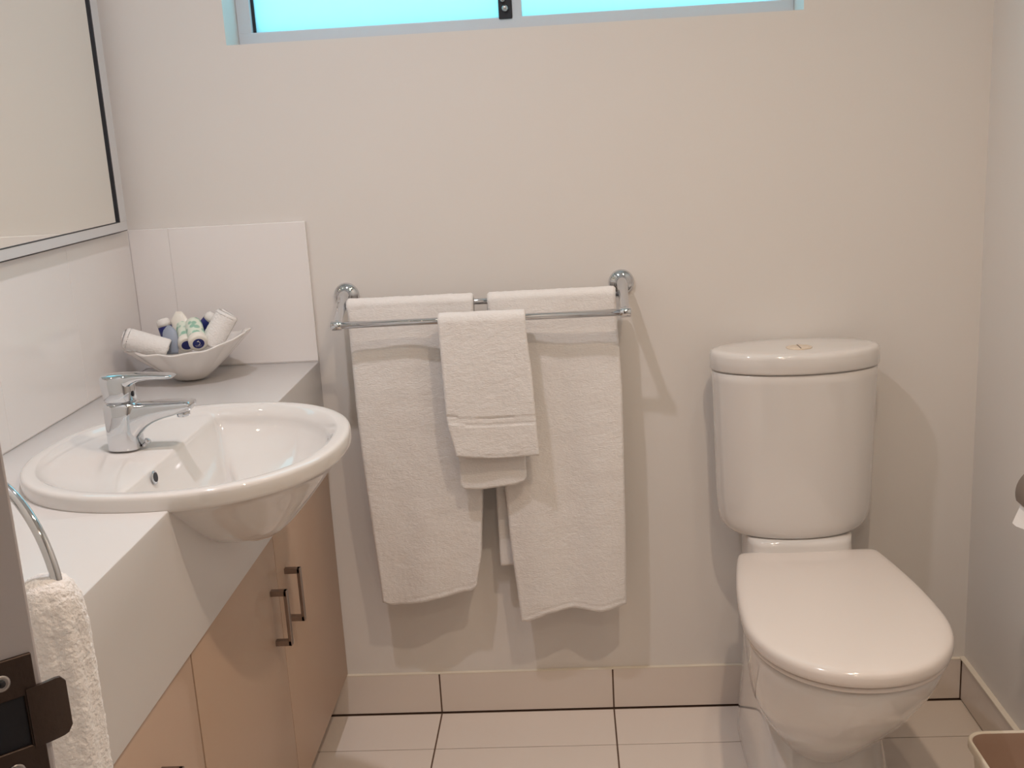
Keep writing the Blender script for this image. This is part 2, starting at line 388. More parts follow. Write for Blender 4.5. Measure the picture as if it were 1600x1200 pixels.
# soap recess rim near the tap
# ------------------------------------------------------------------ counter
CT, CB, CX = 0.858, 0.6395, 0.392
bm = bmesh.new()
poly = [(0.0005, -0.0005), (CX, -0.0005), (CX, -1.494), (0.0005, -1.027)]
loft(bm, [[Vector((x, y, CB)) for x, y in poly], [Vector((x, y, CT)) for x, y in poly]])
bmesh.ops.bevel(bm, geom=bm.edges[:], offset=0.0022, segments=3, profile=.5, affect='EDGES')
cn = link('countertop', bm, COUNTER, None, smooth=True, angle=30)
md = cn.modifiers.new('cut', 'BOOLEAN'); md.operation = 'DIFFERENCE'; md.object = cutter; md.solver = 'EXACT'
dg = bpy.context.evaluated_depsgraph_get()
nm = bpy.data.meshes.new_from_object(cn.evaluated_get(dg)); cn.modifiers.clear(); cn.data = nm
nm.set_sharp_from_angle(angle=math.radians(25))
bpy.data.objects.remove(cutter)
tag(cn, 'thick white countertop with a deep front edge holding the basin', 'countertop')

# ------------------------------------------------------------------ vanity cabinet
van = empty('vanity_cabinet', (0.19, -0.7, 0.0), 'beige laminate vanity cabinet below the white countertop', 'cabinet')
bm = bmesh.new()
for x1_, za, zb_, y1_ in ((0.366, 0.108, 0.6390, -0.0015), (0.300, 0.0, 0.1079, -0.012)):
    pl = [(0.001, y1_), (x1_, y1_), (x1_, -1.025 - x1_ * 1.1918), (0.001, -1.026)]
    loft(bm, [[Vector((x, y, za)) for x, y in pl], [Vector((x, y, zb_)) for x, y in pl]])
link('cabinet_body', bm, WOOD, van, smooth=False)
dy = [(-0.002, -0.4685, -0.416), (-0.4705, -0.9165, -0.517), (-0.9215, -1.455, -1.070)]
bm = bmesh.new(); box(bm, (0.364, -0.921, 0.110), (0.372, -0.917, 0.6390)); link('door_gap', bm, DARKGAP, van, smooth=False)
for a, b_, hy in dy:
    bm = bmesh.new(); box(bm, (0.3665, b_, 0.1045), (0.3865, a, 0.6375), 0.001, 2)
    dr = link('cabinet_door', bm, WOOD, van, smooth=True, angle=30)
    bm = bmesh.new()
    zt, zb = 0.549, 0.442
    box(bm, (0.3860, hy - 0.006, zt - 0.010), (0.4155, hy + 0.006, zt), 0.0008, 1); box(bm, (0.3860, hy - 0.006, zb), (0.4155, hy + 0.006, zb + 0.010), 0.0008, 1)
    box(bm, (0.4100, hy - 0.006, zb), (0.4165, hy + 0.006, zt), 0.0008, 1)
    h = link('handle', bm, SATIN, dr, smooth=False); h['label'] = 'square brushed metal pull handle'

# ------------------------------------------------------------------ tap
TX, TY, TZ = 0.232, -0.678, 0.8715
TZ += .0015
tap = empty('basin_tap', (TX, TY, TZ), 'chrome single lever mixer tap on the basin deck', 'tap')
def rrect(cx, cy, z, hx, hy, e=4, n=40, tilt=0.0):
    return [Vector((cx + superell(2 * PI * i / n, hx, hy, e)[0], cy + superell(2 * PI * i / n, hx, hy, e)[1], z + tilt * superell(2 * PI * i / n, hx, hy, e)[0])) for i in range(n)]
bm = bmesh.new()
# body
loft(bm, [rrect(TX, TY, TZ, .0255, .0245, 2.6), rrect(TX, TY, TZ + .002, .0268, .0258, 2.6), rrect(TX, TY, TZ + .03, .0262, .0250, 2.6), rrect(TX + .001, TY, TZ + .055, .0265, .0245, 2.8), rrect(TX + .002, TY, TZ + .070, .0275, .0240, 3), rrect(TX + .002, TY, TZ + .0745, .0255, .022, 3), rrect(TX + .002, TY, TZ + .0755, .023, .020, 3)])
# spout, section in yz swept along x
def sec(x, zt, zb, hy, e=3.2, n=28):
    zc, hz = (zt + zb) / 2, (zt - zb) / 2
    return [Vector((x, TY + superell(2 * PI * i / n, hy, hz, e)[0], zc + superell(2 * PI * i / n, hy, hz, e)[1])) for i in range(n)]
sp = []
for x, zt, zb in ((-.010, .0745, .004), (.012, .0750, .008), (.022, .0742, .015), (.030, .0743, .025), (.040, .0745, .034), (.052, .0746, .041), (.068, .0746, .0470), (.085, .0746, .0510), (.096, .0746, .0540), (.108, .0744, .0565), (.113, .0736, .0590), (.1150, .0720, .0620)):
    hy = .0215 - .0035 * max(0, x) / .12
    if x < .012: hy = .0205
    sp.append(sec(TX + x, TZ + zt, TZ + zb, hy if x < .1195 else hy * .95))
loft(bm, sp)
link('tap_body', bm, CHROME, tap)
bm = bmesh.new(); lathe(bm, [(.0105, 0), (.0105, .008), (.009, .009)], (TX + .098, TY, TZ + .0570), (0.05, 0, -1), 24); link('aerator', bm, CHROME, tap)
# handle
bm = bmesh.new()
loft(bm, [rrect(TX + .001, TY, TZ + .0775, .0215, .0205, 3), rrect(TX + .001, TY, TZ + .080, .0235, .0215, 3), rrect(TX + .000, TY, TZ + .095, .0245, .0210, 3, tilt=.02), rrect(TX - .001, TY, TZ + .107, .0250, .0205, 3, tilt=.03), rrect(TX - .001, TY, TZ + .1155, .0250, .0195, 3, tilt=.03), rrect(TX - .001, TY, TZ + .1195, .0225, .0165, 3, tilt=.03)])
lv = []
for x, zt, zb, hy in ((-.020, .1190, .100, .015), (-.012, .1205, .098, .018), (.005, .1215, .096, .019), (.018, .1215, .097, .0188), (.026, .1213, .1035, .0182), (.036, .1208, .1080, .0172), (.050, .1200, .1100, .0162), (.066, .1188, .1105, .0150), (.080, .1178, .1100, .0142), (.088, .1165, .1105, .0125), (.0905, .1150, .1120, .010)):
    lv.append(sec(TX + x, TZ + zt, TZ + zb, hy, 2.6))
loft(bm, lv); hd = link('tap_lever', bm, CHROME, tap)
bm = bmesh.new(); lathe(bm, [(.019, .0745), (.019, .080)], (TX + .001, TY, TZ), (0, 0, 1), 28); link('tap_collar', bm, CHROME, tap)
bm = bmesh.new(); lathe(bm, [(.0045, 0), (.0045, .0012)], (TX + .0238, TY - .006, TZ + .0890), (1, 0, 0), 20); link('index_dot', bm, BLACK, hd)
bm = bmesh.new(); lathe(bm, [(.004, 0), (.0045, .004), (.0035, .010), (.0055, .012), (.0055, .015), (.002, .017)], (TX + .029, TY - .004, TZ + .001), (.5, -.1, .6), 16); link('waste_knob', bm, CHROME, tap)

# ------------------------------------------------------------------ towel rail
rail = empty('towel_rail', (0.76, 0.0, 0.98), 'chrome double towel rail on the back wall between basin and toilet', 'towel rail')
for bx in (0.466, 1.056):
    bm = bmesh.new()
    lathe(bm, [(.0270, 0), (.0272, .004), (.0250, .009), (.018, .0125), (.0135, .016), (.011, .021)], (bx, 0, 1.000), (0, -1, 0), 36)
    pts = []
    for i in range(15):
        t = i / 14; y = -.012 - t * .119; z = 1.0 + .006 * math.sin(PI * min(1, t * 2.2)) * (1 if t < .46 else 0) - .044 * t ** 1.5
        pts.append((bx, y, z))
    tube(bm, pts, [.0125 - .004 * (i / 14) for i in range(15)], 20)
    for yy_, zz_ in ((-.130, .957),):
        lathe(bm, [(.0085, -.0115), (.0100, -.0100), (.0100, .0100), (.0085, .0115)], (bx, yy_, zz_), (1, 0, 0), 24)
    link('rail_bracket', bm, CHROME, rail)
for yy_, zz_, r_ in ((-.130, .957, .0072), (-.064, .9830, .0064)):
    bm = bmesh.new(); tube(bm, [(.466, yy_, zz_), (1.056, yy_, zz_)], r_, 24); link('rail_bar', bm, CHROME, rail)

# ------------------------------------------------------------------ draped towels
def drape(name, bar, br, zf, zb, xl, xr, thick, m, step=0.0035, amp=0.0011, wave=None, back_shift=0.0, flat=None, hems=(), parent=None, seedv=0.0):
    """bar=(y,z); xl/xr(s, side, u): edges; zf(u)/zb(u): hem height on the front / back side as a function of u in 0..1"""
    by, bz = bar; R = br + thick / 2
    nu = max(12, int(abs(xr(0, 0) - xl(0, 0)) / step))
    nf = int((bz - min(zf(u / 10) for u in range(11))) / step); nb_ = int((bz - min(zb(u / 10) for u in range(11))) / step); na = 12
    rows = []
    for j in range(nf + 1): rows.append(('f', 1 - j / nf))
    for j in range(1, na): rows.append(('a', j / na))
    for j in range(nb_ + 1): rows.append(('b', j / nb_))
    P = []; N = []; TH = []
    for kind, t in rows:
        rp_, rn, rt = [], [], []
        for i in range(nu + 1):
            u = i / nu
            if kind == 'f':
                z = bz - (bz - zf(u)) * t; dn = bz - z; y = by - R; n = Vector((0, -1, 0))
                x = xl(dn, 1) * (1 - u) + xr(dn, 1) * u
                th = thick
                y += (wave(u, dn, 1) if wave else 0)
                e = min(1.0, ((1 - t) * (bz - zf(u)) + .0005) / (thick * .55))
            elif kind == 'a':
                a = PI * t; y = by - R * math.cos(a); z = bz + R * math.sin(a); n = Vector((0, -math.cos(a), math.sin(a))); dn = 0
                x = xl(0, 1) * (1 - u) + xr(0, 1) * u; th = thick; e = 1
            else:
                z = bz - (bz - zb(u)) * t; dn = bz - z; y = by + R; n = Vector((0, 1, 0))
                k_ = min(1, dn / .25)
                x = xl(dn, -1) * (1 - u) + xr(dn, -1) * u + back_shift * k_; th = thick
                y += (wave(u, dn, -1) if wave else 0)
                e = min(1.0, ((1 - t) * (bz - zb(u)) + .0005) / (thick * .55))
            eu = min(1.0, (min(u, 1 - u) * (xr(0, 0) - xl(0, 0)) + .0004) / (thick * .55))
            th = th * math.sqrt(max(0, 1 - (1 - e) ** 2)) * math.sqrt(max(0, 1 - (1 - eu) ** 2)) + .0008
            if kind == 'f':
                for hz0, hz1, f_ in hems:
                    if hz0 < (z - zf(u)) < hz1: th *= f_
            rp_.append(Vector((x, y, z))); rn.append(n); rt.append(th)
        P.append(rp_); N.append(rn); TH.append(rt)
    bm = bmesh.new(); O = []; I = []
    for rp_, rn, rt in zip(P, N, TH):
        ro, ri = [], []
        for p, n, th in zip(rp_, rn, rt):
            q = p + Vector((seedv, seedv * 2, 0))
            d = noise.noise(Vector((q.x * 130, q.y * 130, q.z * 230))) * amp * .7 + noise.noise(q * 420) * amp * .4 + noise.noise(q * 28) * amp * 1.0
            ex = Vector((noise.noise(q * 190 + Vector((9, 0, 0))), 0, noise.noise(q * 190 + Vector((0, 7, 0))))) * amp * .5
            sc = 1.0 if th > thick * .6 else .45
            ro.append(bm.verts.new(p + n * (th / 2 + d * sc) + ex)); ri.append(bm.verts.new(p - n * th / 2 + ex))
        O.append(ro); I.append(ri)
    for G in (O, I):
        for a, b_ in zip(G, G[1:]):
            for i in range(len(a) - 1): bm.faces.new((a[i], a[i + 1], b_[i + 1], b_[i]))
    for a, b_, c, d in ((O[0], I[0], 0, 0), (O[-1], I[-1], 0, 0)):
        for i in range(len(a) - 1): bm.faces.new((a[i], a[i + 1], b_[i + 1], b_[i]))
    for k_ in (0, -1):
        for j in range(len(O) - 1): bm.faces.new((O[j][k_], O[j + 1][k_], I[j + 1][k_], I[j][k_]))
    return link(name, bm, m, parent)

def lerp(a, b_, t): return a + (b_ - a) * max(0, min(1, t))
def pw(pts, t):
    if t <= pts[0][0]: return pts[0][1]
    for (a, va), (b_, vb) in zip(pts, pts[1:]):
        if t <= b_:
            k = (t - a) / (b_ - a); k = k * k * (3 - 2 * k) * .5 + k * .5
            return va + (vb - va) * k
    return pts[-1][1]
# left bath towel
def wl(u, dn, side): return (.001 - .010 * math.exp(-((u - .48) / .2) ** 2) * min(1, dn * 12) * (1 - .6 * min(1, dn * 2)) - .011 * math.sin(PI * min(1, dn / .75)) * (0.6 + .6 * math.sin(u * 5.2 + .6)) - .004 * math.sin(u * 9 + dn * 5) * min(1, dn * 3)) * (1 if side > 0 else -.25)
tl = drape('bath_towel', (-.064, .983), .0066, lambda u: pw([(0, .318), (.1, .311), (.25, .313), (.6, .325), (.93, .337), (.985, .345), (1, .352)], u), lambda u: .36 + .02 * u,
      lambda dn, s: pw([(0, .478), (.03, .480), (.2, .482), (.66, .500)], dn), lambda dn, s: pw([(0, .745), (.03, .744), (.12, .741), (.42, .738), (.55, .728), (.64, .712)], dn),
      .0115, TERRY, wave=wl, hems=((.0115, .014, .8),), seedv=0.0)
tag(tl, 'white terry bath towel hanging nearest the basin, left end of the chrome rail', 'towel', 'bath towels on the chrome rail')
def wr(u, dn, side): return (.001 - .006 * math.exp(-((u - .35) / .25) ** 2) * min(1, dn * 12) * (1 - .6 * min(1, dn * 2)) - .010 * min(1, dn / .35) * (.5 + .5 * math.sin(u * 11.5 - 1.2)) - .004 * math.sin(u * 6 + dn * 4) * min(1, dn * 3)) * (1 if side > 0 else -.2)
tr_ = drape('bath_towel', (-.064, .983), .0066, lambda u: pw([(0, .262), (.06, .262), (.18, .272), (.26, .281), (.5, .290), (.75, .284), (1, .297)], u), lambda u: .385 + .01 * u,
      lambda dn, s: pw([(0, .774), (.05, .776), (.3, .784), (.5, .792), (.72, .806)], dn) if s > -1 else .772, lambda dn, s: pw([(0, 1.040), (.03, 1.041), (.2, 1.047), (.5, 1.045), (.7, 1.041)], dn),
      .0115, TERRY, wave=wr, hems=((.0115, .014, .8),), back_shift=-.006, seedv=3.1)
tag(tr_, 'white terry bath towel hanging nearest the toilet, right end of the chrome rail', 'towel', 'bath towels on the chrome rail')
# hand towel on the front bar
def wh(u, dn, side): return (-.001 - .006 * min(1, dn / .3) * (.5 + .5 * math.sin(u * 6 + 1.0)) ) * (1 if side > 0 else -.3)
th_ = drape('hand_towel', (-.130, .957), .0074, lambda u: pw([(0, .672), (.2, .668), (.5, .664), (1, .668)], u), lambda u: pw([(0, .596), (.06, .590), (.25, .588), (.8, .596), (.95, .602), (1, .612)], u),
      lambda dn, s: pw([(0, .676), (.2, .680), (.30, .697)], dn) if s >= 0 else .697, lambda dn, s: pw([(0, .854), (.03, .855), (.14, .863), (.3, .868)], dn) if s >= 0 else .838,
      .0085, TERRY, wave=wh, step=.003, hems=((.0715, .0735, .35), (.0735, .087, .72), (.087, .089, .35), (.006, .008, .6)), seedv=7.7)
tag(th_, 'small white hand towel over the front bar, in front of the two bath towels', 'towel')

# ------------------------------------------------------------------ toilet
TCX = 1.402
toi = empty('toilet', (TCX, -.02, 0), 'white close coupled toilet with a closed lid against the back wall', 'toilet')
def lens_plan(z, hw, yb, yf, ytip, cx=TCX, n=96, eb=2.0, ef=2.0):
    pts = []
    for i in range(n):
        t = 2 * PI * i / n
        c, s = math.cos(t), math.sin(t)
        e = eb if s > 0 else ef
        x = hw * math.copysign(abs(c) ** (2 / e), c)
        y = (yb - ytip) * abs(s) ** (2 / e) if s > 0 else -(ytip - yf) * abs(s) ** (2 / e)
        pts.append(Vector((cx + x, ytip + y, z)))
    return pts
def cis(z, k, kd=None):
    kd = k if kd is None else kd
    return lens_plan(z, .169 * k, -.004 - .03 * (1 - kd), -.088 - (.090) * kd, -.088, eb=2.2, ef=2.05)
bm = bmesh.new()
prof = [(.466, .66, .74), (.4675, .74, .82), (.472, .81, .90), (.481, .87, .95), (.495, .918, .98), (.515, .942, .99), (.55, .956, 1.0), (.60, .965, 1.0), (.70, .980, 1.0), (.80, .995, 1.0), (.8185, 1.0, 1.0), (.8205, .985, .985)]
loft(bm, [cis(z, a, b_) for z, a, b_ in prof])
link('cistern', bm, CERAMIC, toi)
bm = bmesh.new()
def lid(z, o): return lens_plan(z, .173 - o, -.0035 - o, -.1825 + o, -.088, eb=1.95, ef=2.0)
loft(bm, [lid(.8225, .004), lid(.8235, .0015), lid(.827, .0), lid(.852, 0.0), lid(.858, .0015), lid(.8615, .004), lid(.8635, .009), lid(.8645, .018), lid(.8652, .04), lid(.8655, .07)])
ld_ = link('cistern_lid', bm, CERAMIC, toi)
bm = bmesh.new()
def ell(z, a, b_, n=40): return [Vector((1.406 + a * math.cos(2 * PI * i / n), -.118 + b_ * math.sin(2 * PI * i / n), z)) for i in range(n)]
loft(bm, [ell(.8652, .0265, .0225), ell(.8668, .0262, .0222), ell(.8675, .024, .020), ell(.8665, .021, .0175), ell(.8672, .018, .015), ell(.8675, .012, .010)])
fb = link('flush_button', bm, FLUSHB, ld_); fb['label'] = 'tan round flush button'
bm = bmesh.new(); box(bm, (1.405, -.136, .8673), (1.4068, -.100, .8681)); link('button_split', bm, SATIN, fb, smooth=False)
# pan
ROT = math.radians(-0.3)
def seat_plan(z, off=0.0, hb=.143, n=160, front=-.689, back=-.160, hw=.1800, cx=TCX + .0135, yc=-.470):
    """D shape: straight back edge, sides swelling, rounded front"""
    pts = []
    a = hw - off
    N1 = n // 2
    # front half (ellipse-like), from +x side round the front to -x side
    for i in range(N1 + 1):
        t = PI * i / N1
        c, s = math.cos(t), math.sin(t)
        pts.append((a * math.copysign(abs(c) ** (2 / 2.12), c), yc - (yc - front - off) * abs(s) ** (2 / 2.12)))
    # left side going back, then straight back edge, then right side
    NS = 30
    for i in range(1, NS + 1):
        t = i / NS; y = yc + (back - off - yc) * t
        x = -(a - (a - (hb - off)) * (t ** 1.75)); pts.append((x, y))
    NBk = n - N1 - 1 - 2 * NS
    for i in range(1, NBk + 1):
        t = i / (NBk + 1); pts.append((-(hb - off) + 2 * (hb - off) * t, back - off))
    for i in range(NS, 0, -1):
        t = i / NS; y = yc + (back - off - yc) * t
        x = (a - (a - (hb - off)) * (t ** 1.75)); pts.append((x, y))
    # light smoothing of corners
    for _ in range(1): pts = [tuple((pts[k - 1][d] + 2 * pts[k][d] + pts[(k + 1) % len(pts)][d]) / 4 for d in (0, 1)) for k in range(len(pts))]
    out_ = []
    for x, y in pts:
        yy_ = y + .165
        xr_ = x * math.cos(ROT) - yy_ * math.sin(ROT) * -1 * -1; yr = x * math.sin(ROT) + yy_ * math.cos(ROT)
        out_.append(Vector((cx + xr_ , yr - .165, z(x, y) if callable(z) else z)))
    return out_
dome = lambda k: (lambda x, y: .4465 - .0 - k * 0.011)
bm = bmesh.new()
ZL = .447
def lidring(dzv, off): return seat_plan(ZL + dzv, off)
rings = [lidring(-.0285, .010), lidring(-.0290, .0045), lidring(-.0275, .0012), lidring(-.022, 0), lidring(-.013, .0002), lidring(-.008, .0018), lidring(-.0048, .0045), lidring(-.0025, .009), lidring(-.0010, .017), lidring(0.0, .030), lidring(.0010, .055), lidring(.0018, .085), lidring(.0022, .125)]
loft(bm, rings); link('seat_lid', bm, PLASTIC, toi)
bm = bmesh.new()
rings = [seat_plan(ZL - .0405, .012), seat_plan(ZL - .0410, .008), seat_plan(ZL - .039, .0055), seat_plan(ZL - .034, .0050), seat_plan(ZL - .0315, .007), seat_plan(ZL - .0305, .012)]
loft(bm, rings); link('seat', bm, PLASTIC, toi)
# bowl
bm = bmesh.new()
def bowl(z, k, front, back=-.185, hb=.13, hw=None): return seat_plan(z, 0, hb=hb * k, front=front, back=back, hw=(hw or .169 * k), yc=front + .215 * k, cx=TCX + (.0125 if z >= .37 else .0125 - .013 * min(1, (.37 - z) / .12)))
rings = [bowl(.035, .10, -.335, back=-.28, hb=.03), bowl(.040, .18, -.350, back=-.24, hb=.05), bowl(.062, .26, -.375, hb=.06), bowl(.095, .355, -.410, hb=.075), bowl(.125, .435, -.440, hb=.09), bowl(.155, .535, -.472, hb=.10), bowl(.185, .635, -.507, hb=.11), bowl(.22, .73, -.545), bowl(.26, .825, -.587), bowl(.30, .89, -.622), bowl(.34, .945, -.652), bowl(.37, .980, -.669), bowl(.386, .995, -.675), bowl(.396, 1.00, -.677), bowl(.4025, .995, -.675), bowl(.4055, .96, -.665)]
loft(bm, rings)
link('bowl', bm, CERAMIC, toi)
bm = bmesh.new()
def foot(z, hw, yf, yb=-.012, e=4.5, cx=TCX + .003): return [Vector((cx + superell(2 * PI * i / 72, hw, (yb - yf) / 2, e)[0], (yb + yf) / 2 + superell(2 * PI * i / 72, hw, (yb - yf) / 2, e)[1], z)) for i in range(72)]
rings = [foot(0, .130, -.475), foot(.004, .131, -.477), foot(.03, .128, -.470), foot(.10, .122, -.45), foot(.15, .117, -.42), foot(.20, .113, -.37), foot(.26, .110, -.30), foot(.34, .109, -.22), foot(.40, .109, -.19), foot(.455, .108, -.180), foot(.468, .108, -.178)]
loft(bm, rings)
link('pedestal', bm, CERAMIC, toi)

# ------------------------------------------------------------------ toilet roll holder on the right wall
rh = empty('toilet_roll_holder', (W, -.46, .66), 'grey metal toilet roll holder on the right wall', 'toilet roll holder')
bm = bmesh.new()
RX, RY, RZ = W - .050, -.530, .667
n = 24; prof = []
for i in range(n + 1):
    a = PI * (-.05 + 1.15 * i / n); prof.append((RX + .053 * math.cos(a), RZ + .050 * math.sin(a)))
o_ = [[Vector((x, RY + yv, z)) for x, z in prof] + [Vector((RX + (x - RX) * .95, RY + yv, RZ + (z - RZ) * .95)) for x, z in prof[::-1]] for yv in (-.058, .058)]
loft(bm, o_)
box(bm, (W - .012, RY - .03, RZ - .03), (W - .0005, RY + .03, RZ + .05), .002)
link('cover', bm, mat('brushed_steel_cover', (.36, .31, .28), .35, .8), rh, smooth=True, angle=35)
bm = bmesh.new(); tube(bm, [(RX, RY - .062, RZ - .002), (RX, RY + .062, RZ - .002)], .006, 16); box(bm, (RX - .004, RY + .058, RZ - .008), (W - .001, RY + .062, RZ + .006)); link('spindle', bm, CHROME, rh)
tp = empty('toilet_roll', (RX, RY, RZ - .05), 'white toilet roll with a folded hanging end on the right wall', 'toilet roll')
bm = bmesh.new()
rings = []
for rr, yv in ((.018, -.05), (.040, -.05), (.041, -.049), (.041, .049), (.040, .05), (.018, .05), (.018, -.05)):
    rings.append([Vector((RX + rr * math.cos(2 * PI * i / 40), RY + yv, RZ - .004 + rr * math.sin(2 * PI * i / 40))) for i in range(40)])
loft(bm, rings, False, False); link('paper_roll', bm, PAPER, tp)
bm = bmesh.new()
ps = [(-.0415, .01), (-.0435, -.012), (-.0470, -.026), (-.0520, -.038)]
hw_ = [.049, .049, .049, .049]
lay = []
for k_, (dx, dzv) in enumerate(ps):
    lay.append([Vector((RX + dx - .0012, RY - hw_[k_], RZ + dzv)), Vector((RX + dx - .0012, RY + hw_[k_], RZ + dzv)), Vector((RX + dx, RY + hw_[k_], RZ + dzv)), Vector((RX + dx, RY - hw_[k_], RZ + dzv))])
lay.append([Vector((RX - .0600, RY + .030, RZ - .052)), Vector((RX - .0600, RY + .046, RZ - .052)), Vector((RX - .0590, RY + .046, RZ - .052)), Vector((RX - .0590, RY + .030, RZ - .052))])
loft(bm, lay); link('paper_end', bm, PAPER, tp, smooth=False)

# ------------------------------------------------------------------ waste bin
wb = empty('waste_bin', (1.70, -.70, 0), 'open cream waste bin with a brown inside, in front of the right skirting', 'bin')
def rr_(z, x0, x1, y0, y1, rad, n=10):
    pts = []
    for cx, cy, a0 in ((x1 - rad, y1 - rad, 0), (x0 + rad, y1 - rad, 90), (x0 + rad, y0 + rad, 180), (x1 - rad, y0 + rad, 270)):
        for i in range(n): a = math.radians(a0 + 90 * i / (n - 1)); pts.append(Vector((cx + rad * math.cos(a), cy + rad * math.sin(a), z)))
    return pts
BX0, BX1, BY0, BY1, BZ = 1.607, 1.795, -.83, -.545, .25
def br(z, o): return rr_(z, BX0 + o, BX1 - o, BY0 + o, BY1 - o, .030 - o * .4)
bm = bmesh.new()
loft(bm, [br(0, .034), br(.003, .031), br(BZ - .022, .0075), br(BZ - .020, .002), br(BZ - .016, 0), br(BZ - .003, 0), br(BZ, .0015), br(BZ, .0045), br(BZ - .003, .0065)], True, False)
link('bin_shell', bm, BIN_OUT, wb)
bm = bmesh.new()
loft(bm, [br(BZ - .0025, .0063), br(BZ - .02, .011), br(.012, .040), br(.010, .060)], False, True)
link('bin_inside', bm, BIN_IN, wb)

# ------------------------------------------------------------------ door frame jamb, strike plate, towel ring and towel
door = bpy.data.objects.new('door_1', None); COL.objects.link(door); door.location = leafp(-.05, .02, 0); struct(door, 'doorway jamb with a bronze strike plate at the left edge', 'door')
bm = bmesh.new(); obox(bm, -.125, 0, 0, .030, 0, 2.05, .0012); obox(bm, -.125, 0, -.83, -.80, 0, 2.05, .0012); obox(bm, -.125, 0, -.80, 0, 2.02, 2.05, .0012); link('door_jamb', bm, DOORP, door, smooth=False)
# strike plate on the leaf edge (faces the camera)
bm = bmesh.new()
PZ1, PZ0 = 1.1135, 1.0480
obox(bm, -.029, -.0030, -.0018, .001, PZ1 - .0200, PZ1, .0004, 1); obox(bm, -.029, -.0030, -.0018, .001, PZ0, PZ0 + .0200, .0004, 1)
obox(bm, -.029, -.0245, -.0018, .001, PZ0 + .019, PZ1 - .019, .0004, 1); obox(bm, -.0090, -.0030, -.0018, .001, PZ0 + .019, PZ1 - .019, .0004, 1)
# curved lip
lip = []
zc_ = (PZ0 + PZ1) / 2 + .001
for k_ in range(9):
    t = k_ / 8; a = -.0080 + t * .0185; out_y = -.0018 + .0035 * t ** 2
    hz = .0150 if t < .8 else .0150 - .0035 * ((t - .8) / .2) ** 2
    lip.append([leafp(a, out_y - .001, zc_ - hz), leafp(a, out_y - .001, zc_ + hz), leafp(a, out_y + .001, zc_ + hz), leafp(a, out_y + .001, zc_ - hz)])
loft(bm, lip)
spl = link('strike_plate', bm, BRONZE, door, smooth=False); spl['label'] = 'dark bronze strike plate with curved lip'
bm = bmesh.new(); obox(bm, -.0245, -.0090, -.0004, .001, PZ0 + .019, PZ1 - .019); link('strike_recess', bm, BLACK, spl, smooth=False)
for zz_ in (PZ1 - .0105, PZ0 + .0095):
    c_ = leafp(-.0175, -.0016, zz_)
    bm = bmesh.new(); lathe(bm, [(.0040, 0), (.0040, .0006), (.0028, .0009), (.0014, .0003)], c_, -LD, 24); s_ = link('screw', bm, STEEL, spl)
    bm = bmesh.new(); lathe(bm, [(.0018, .0004), (.0018, .0011)], c_, -LD, 12); link('screw_recess', bm, BLACK, s_)
# towel ring
RC = Vector((0.4734, -1.4977, 1.0031)); RR = .0850
raz = math.radians(55.0); RE = Vector((-math.sin(raz), math.cos(raz), 0))
tr0 = empty('towel_ring', RC + Vector((0, 0, RR)), 'chrome towel ring on the angled wall beside the doorway', 'towel ring')
bm = bmesh.new()
NR = 72; rings = []
for i in range(NR):
    a = 2 * PI * i / NR; rad = RE * math.cos(a) + Vector((0, 0, 1)) * math.sin(a); nn = RE.cross(Vector((0, 0, 1)))
    rings.append([RC + rad * (RR + .0043 * math.cos(2 * PI * k / 16)) + nn * .0043 * math.sin(2 * PI * k / 16) for k in range(16)])
vr = loft(bm, rings, False, False)
for i in range(16): bm.faces.new((vr[-1][i], vr[-1][(i + 1) % 16], vr[0][(i + 1) % 16], vr[0][i]))
link('ring', bm, CHROME, tr0)
bm = bmesh.new()
top = RC + Vector((0, 0, RR)); rel = top - E0; tt = rel.dot(LD); aa = rel.dot(LN)
tube(bm, [leafp(0.0, tt, top.z), leafp(aa + .006, tt, top.z)], [.009, .007], 20); lathe(bm, [(.024, 0), (.024, .004), (.018, .009), (.009, .012)], leafp(0, tt, top.z), LN, 32)
link('ring_mount', bm, CHROME, tr0)
# towel through the ring
def hang_towel():
    bm = bmesh.new(); N2 = 150; rings = []
    TCc = RC - RE * RR * 1.0      # ring side nearest the visible edge
    # section axes: across the view / along the view
    vx = Vector((.88, .47, 0)).normalized(); vy = Vector((-.47, .88, 0)).normalized()
    prof = [(0.000, .004, .004), (-.0012, .010, .010), (-.004, .0155, .017), (-.009, .0195, .022), (-.018, .0235, .026), (-.035, .0262, .029), (-.07, .0285, .032), (-.11, .0300, .034), (-.16, .0310, .036), (-.24, .0320, .038), (-.36, .033, .040), (-.44, .034, .040), (-.445, .030, .036), (-.446, .02, .02)]
    fine = []
    for (z0, a0, b0), (z1, a1, b1) in zip(prof, prof[1:]):
        m_ = max(1, int(abs(z1 - z0) / .0022))
        for k_ in range(m_): t = k_ / m_; fine.append((z0 + (z1 - z0) * t, a0 + (a1 - a0) * t, b0 + (b1 - b0) * t))
    fine.append(prof[-1])
    for z, a, b_ in fine:
        cx = Vector((0.5375, -1.5415, 1.0215)) + vx * (-.0055 - .007 * min(1, -z / .18)) + Vector((0, 0, z)); r_ = []
        for k_ in range(N2):
            t = 2 * PI * k_ / N2
            fold = 1 + .045 * math.sin(5 * t + 1.0) * min(1, -z / .05) + .03 * math.sin(9 * t + z * 20) * min(1, -z / .05)
            p = cx + vx * a * fold * math.cos(t) + vy * b_ * fold * math.sin(t)
            d = noise.noise(p * 260) * .0008 + noise.noise(p * 600) * .0007 + noise.noise(p * 60) * .0009
            r_.append(p + (vx * math.cos(t) + vy * math.sin(t)) * d + Vector((0, 0, noise.noise(p * 300) * .0006)))
        rings.append(r_)
    loft(bm, rings)
    return bm
ht = link('hand_towel', hang_towel(), TERRYR)
tag(ht, 'white terry towel bunched through the chrome ring beside the doorway', 'towel')

